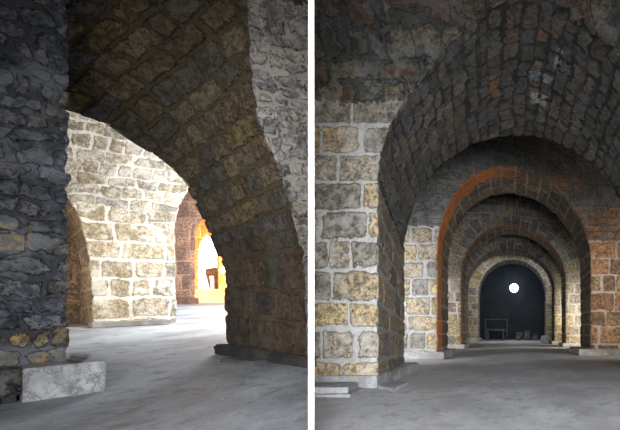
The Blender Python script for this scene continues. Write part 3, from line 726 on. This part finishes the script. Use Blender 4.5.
# wooden screen inside the opening: curved bottom frame
rg = root('wooden_screen', 'dark brown wooden screen standing inside the bright pointed opening', 'screen')
yy = YO+1.6
def pane(name, pts, mat, parent, y=yy, th=.08):
    q = [P(u, v, y) for u, v in pts]
    return block_mesh(name, [tuple(p) for p in q], [(p[0], p[1]+th, p[2]) for p in q], mat, parent, bev=.01, rough=0, sub=0)
M['glass_warm'] = plain('cloth_white', (.8, .78, .7), (.9, .88, .8), 2, .8, .1)
pane('board', [(205, 269), (216, 267), (216.5, 276), (205.5, 276)], M['wood'], rg)
pane('board', [(206, 276.1), (209, 276.1), (210.5, 290), (209, 288)], M['wood'], rg)
pane('board', [(213.5, 276.1), (216.5, 276.1), (216.5, 290), (213.8, 290)], M['wood'], rg)
pane('sill', [(208, 289), (216.8, 289), (216.8, 295), (211, 294.5)], M['wood'], rg, yy-.1)
pane('stile', [(216.8, 250), (218.5, 250), (218.5, 296), (216.8, 296)], M['wood'], rg, yy-.2)
# warm lamp on the orange wall, half hidden by the brown pier
M['warm'] = emitter('lamp_warm', (1.0, .62, .28), 60)
rl = root('wall_lamp', 'small warm lamp glaring at the dark edge of the brown arch', 'lamp')
lp = P(223.0, 270, 22.6)
disc_lathe('bulb', lp, [(.02, -.16), (.10, -.12), (.15, 0), (.10, .12)], M['warm'], rl)
disc_lathe('holder', lp, [(.07, .13), (.09, .2), (.07, .3)], M['metal'], rl)
box('arm', lp[0]-.03, lp[0]+.03, lp[1]+.28, YO+.05, lp[2]-.03, lp[2]+.03, M['metal'], rl, rough=0, sub=0)
# bright yard outside
Gc = np.zeros((10, 10, 3))
x0_, x1_ = P(150, 0, 30)[0], P(290, 0, 30)[0]
Gc[..., 0] = lin(x0_, x1_, 10)[:, None]; Gc[..., 1] = 30; Gc[..., 2] = lin(1.5, 10, 10)[None]
structure(mesh_obj('wall_back', [(Gc, griduv(Gc), (-15, 20, 4), 0)], [M['court']]))
# vaults and outer walls of the left hall
xs = lin(-24, -3.8, 60); ys = lin(8.0, 24.2, 50)
G = np.zeros((60, 50, 3)); G[..., 0] = xs[:, None]; G[..., 1] = ys[None]; G[..., 2] = 5.8+.12*(ys[None]-8)
structure(mesh_obj('ceiling', [(G, griduv(G), (-10, 15, 1), 0)], [M['c_side']]))
wall_quad('wall_right', (-4.1, 9.9), (-6.3, 30), 0, 8, M['court'], (-20, 20), th=.1)

# ------------------------------------------------------------------ light
def area(name, loc, target, sx, sy, power, col, spread=180):
    l = bpy.data.lights.new(name, 'AREA'); l.shape = 'RECTANGLE'; l.size = sx; l.size_y = sy; l.energy = power; l.color = col
    l.spread = math.radians(spread)
    o = bpy.data.objects.new(name, l); C.objects.link(o); o.location = loc
    o.rotation_euler = (Vector(target)-Vector(loc)).to_track_quat('-Z', 'Y').to_euler(); return o
# added fill lights behind the viewer; no entrances are built there
area('fill_behind_right', (1.2, -2.2, 1.1), (-.3, 5, .45), 2.4, 1.4, 175, (.98, .98, 1.0), 60)
area('fill_behind_left', (-2.2, -0.6, 1.3), (-2.5, 5, 1.2), 1.4, 1.8, 15, (.98, .98, 1.0), 110)
area('aisle_fill_near', (-3.0, 7.9, 1.5), (-1.9, 10.5, .9), .8, 1.2, 42, (.95, .97, 1.0), 120)  # added aisle light for the second left pier, no window there
area('reveal_fill_low', (-8.7, 7.0, 1.9), (-8.1, 9.6, 1.4), .8, 1.2, 22, (1.0, .92, .82), 110)  # unseen light added to lift the dark reveal of the cream pier
area('aisle_fill_right', (3.7, 8.9, 1.8), (2.6, 11.6, 1.5), .7, 1.0, 45, (1.0, .9, .78), 120)  # extra light added to brighten the reddish pier, aisle has no window
area('aisle_fill_mid', (3.5, 15.0, 1.3), (2.2, 17.2, .9), .8, 1.0, 80, (1.0, .93, .76), 110)  # added light on the third archway's right pier, windowless wall
area('aisle_fill_midleft', (-3.4, 13.9, 1.5), (-2.1, 16, 1.1), .8, 1.2, 36, (1.0, .95, .9), 120)  # added light for the third archway's left pier, no window built
area('aisle_fill_far', (3.3, 18.9, 1.5), (1.9, 21, 1.1), .8, 1.0, 60, (1.0, .93, .75), 110)  # likewise added, for the fourth archway's right pier
area('ring_fill_last', (0.0, 22.3, 4.1), (0, 24.5, 1.5), 3.0, .5, 70, (.98, 1.0, .98), 120)  # unseen overhead light added to brighten the farthest ring
area('daylight_side', (-4.3, 9.6, 2.9), (-7.6, 9.3, 1.6), 1.6, 2.6, 430, (1.0, .98, .95))
area('daylight_deep', (-6.6, 16.5, 4.6), (-9.0, 12, 1.2), 3.0, 2.0, 1500, (.84, .92, 1.0))
area('redbrown_wall_fill', (-8.5, 15.5, 5.0), (-15, 21, 3.4), 2.0, 1.2, 420, (1.0, .93, .85), 110)  # added to brighten the red-brown wall; no clerestory is built
area('daylight_yard', (-18, 26.5, 7.5), (-17, 30, 4), 4.0, 2.0, 3200, (1.0, .97, .9))
area('lamp_orange_room', (-13.2, 22.2, 4.4), (-15.3, 24, 3.6), .8, .8, 600, (1.0, .6, .3))
l = bpy.data.lights.new('flood_lamp_light', 'POINT'); l.energy = 38; l.color = (.6, .78, 1.0); l.shadow_soft_size = .2
o = bpy.data.objects.new('flood_lamp_light', l); C.objects.link(o); o.location = (lampP[0], 28.95, lampP[2])
# haze hanging in the dark far room
s_ = NT('haze'); s_.t.nodes.remove(s_.b)
vs = s_.n('ShaderNodeVolumeScatter'); vs.inputs['Density'].default_value = .010; vs.inputs['Anisotropy'].default_value = .6
vs.inputs['Color'].default_value = (.8, .88, 1, 1)
s_.t.links.new(vs.outputs[0], s_.out.inputs['Volume'])
hz = box('haze', -3.9, 4.1, 25.5, 30.4, .05, 4.3, s_.m, None, bev=0, rough=0, sub=0)
tag(hz, 'faint bluish haze around the glaring lamp in the dark end room', 'haze'); hz['kind'] = 'stuff'
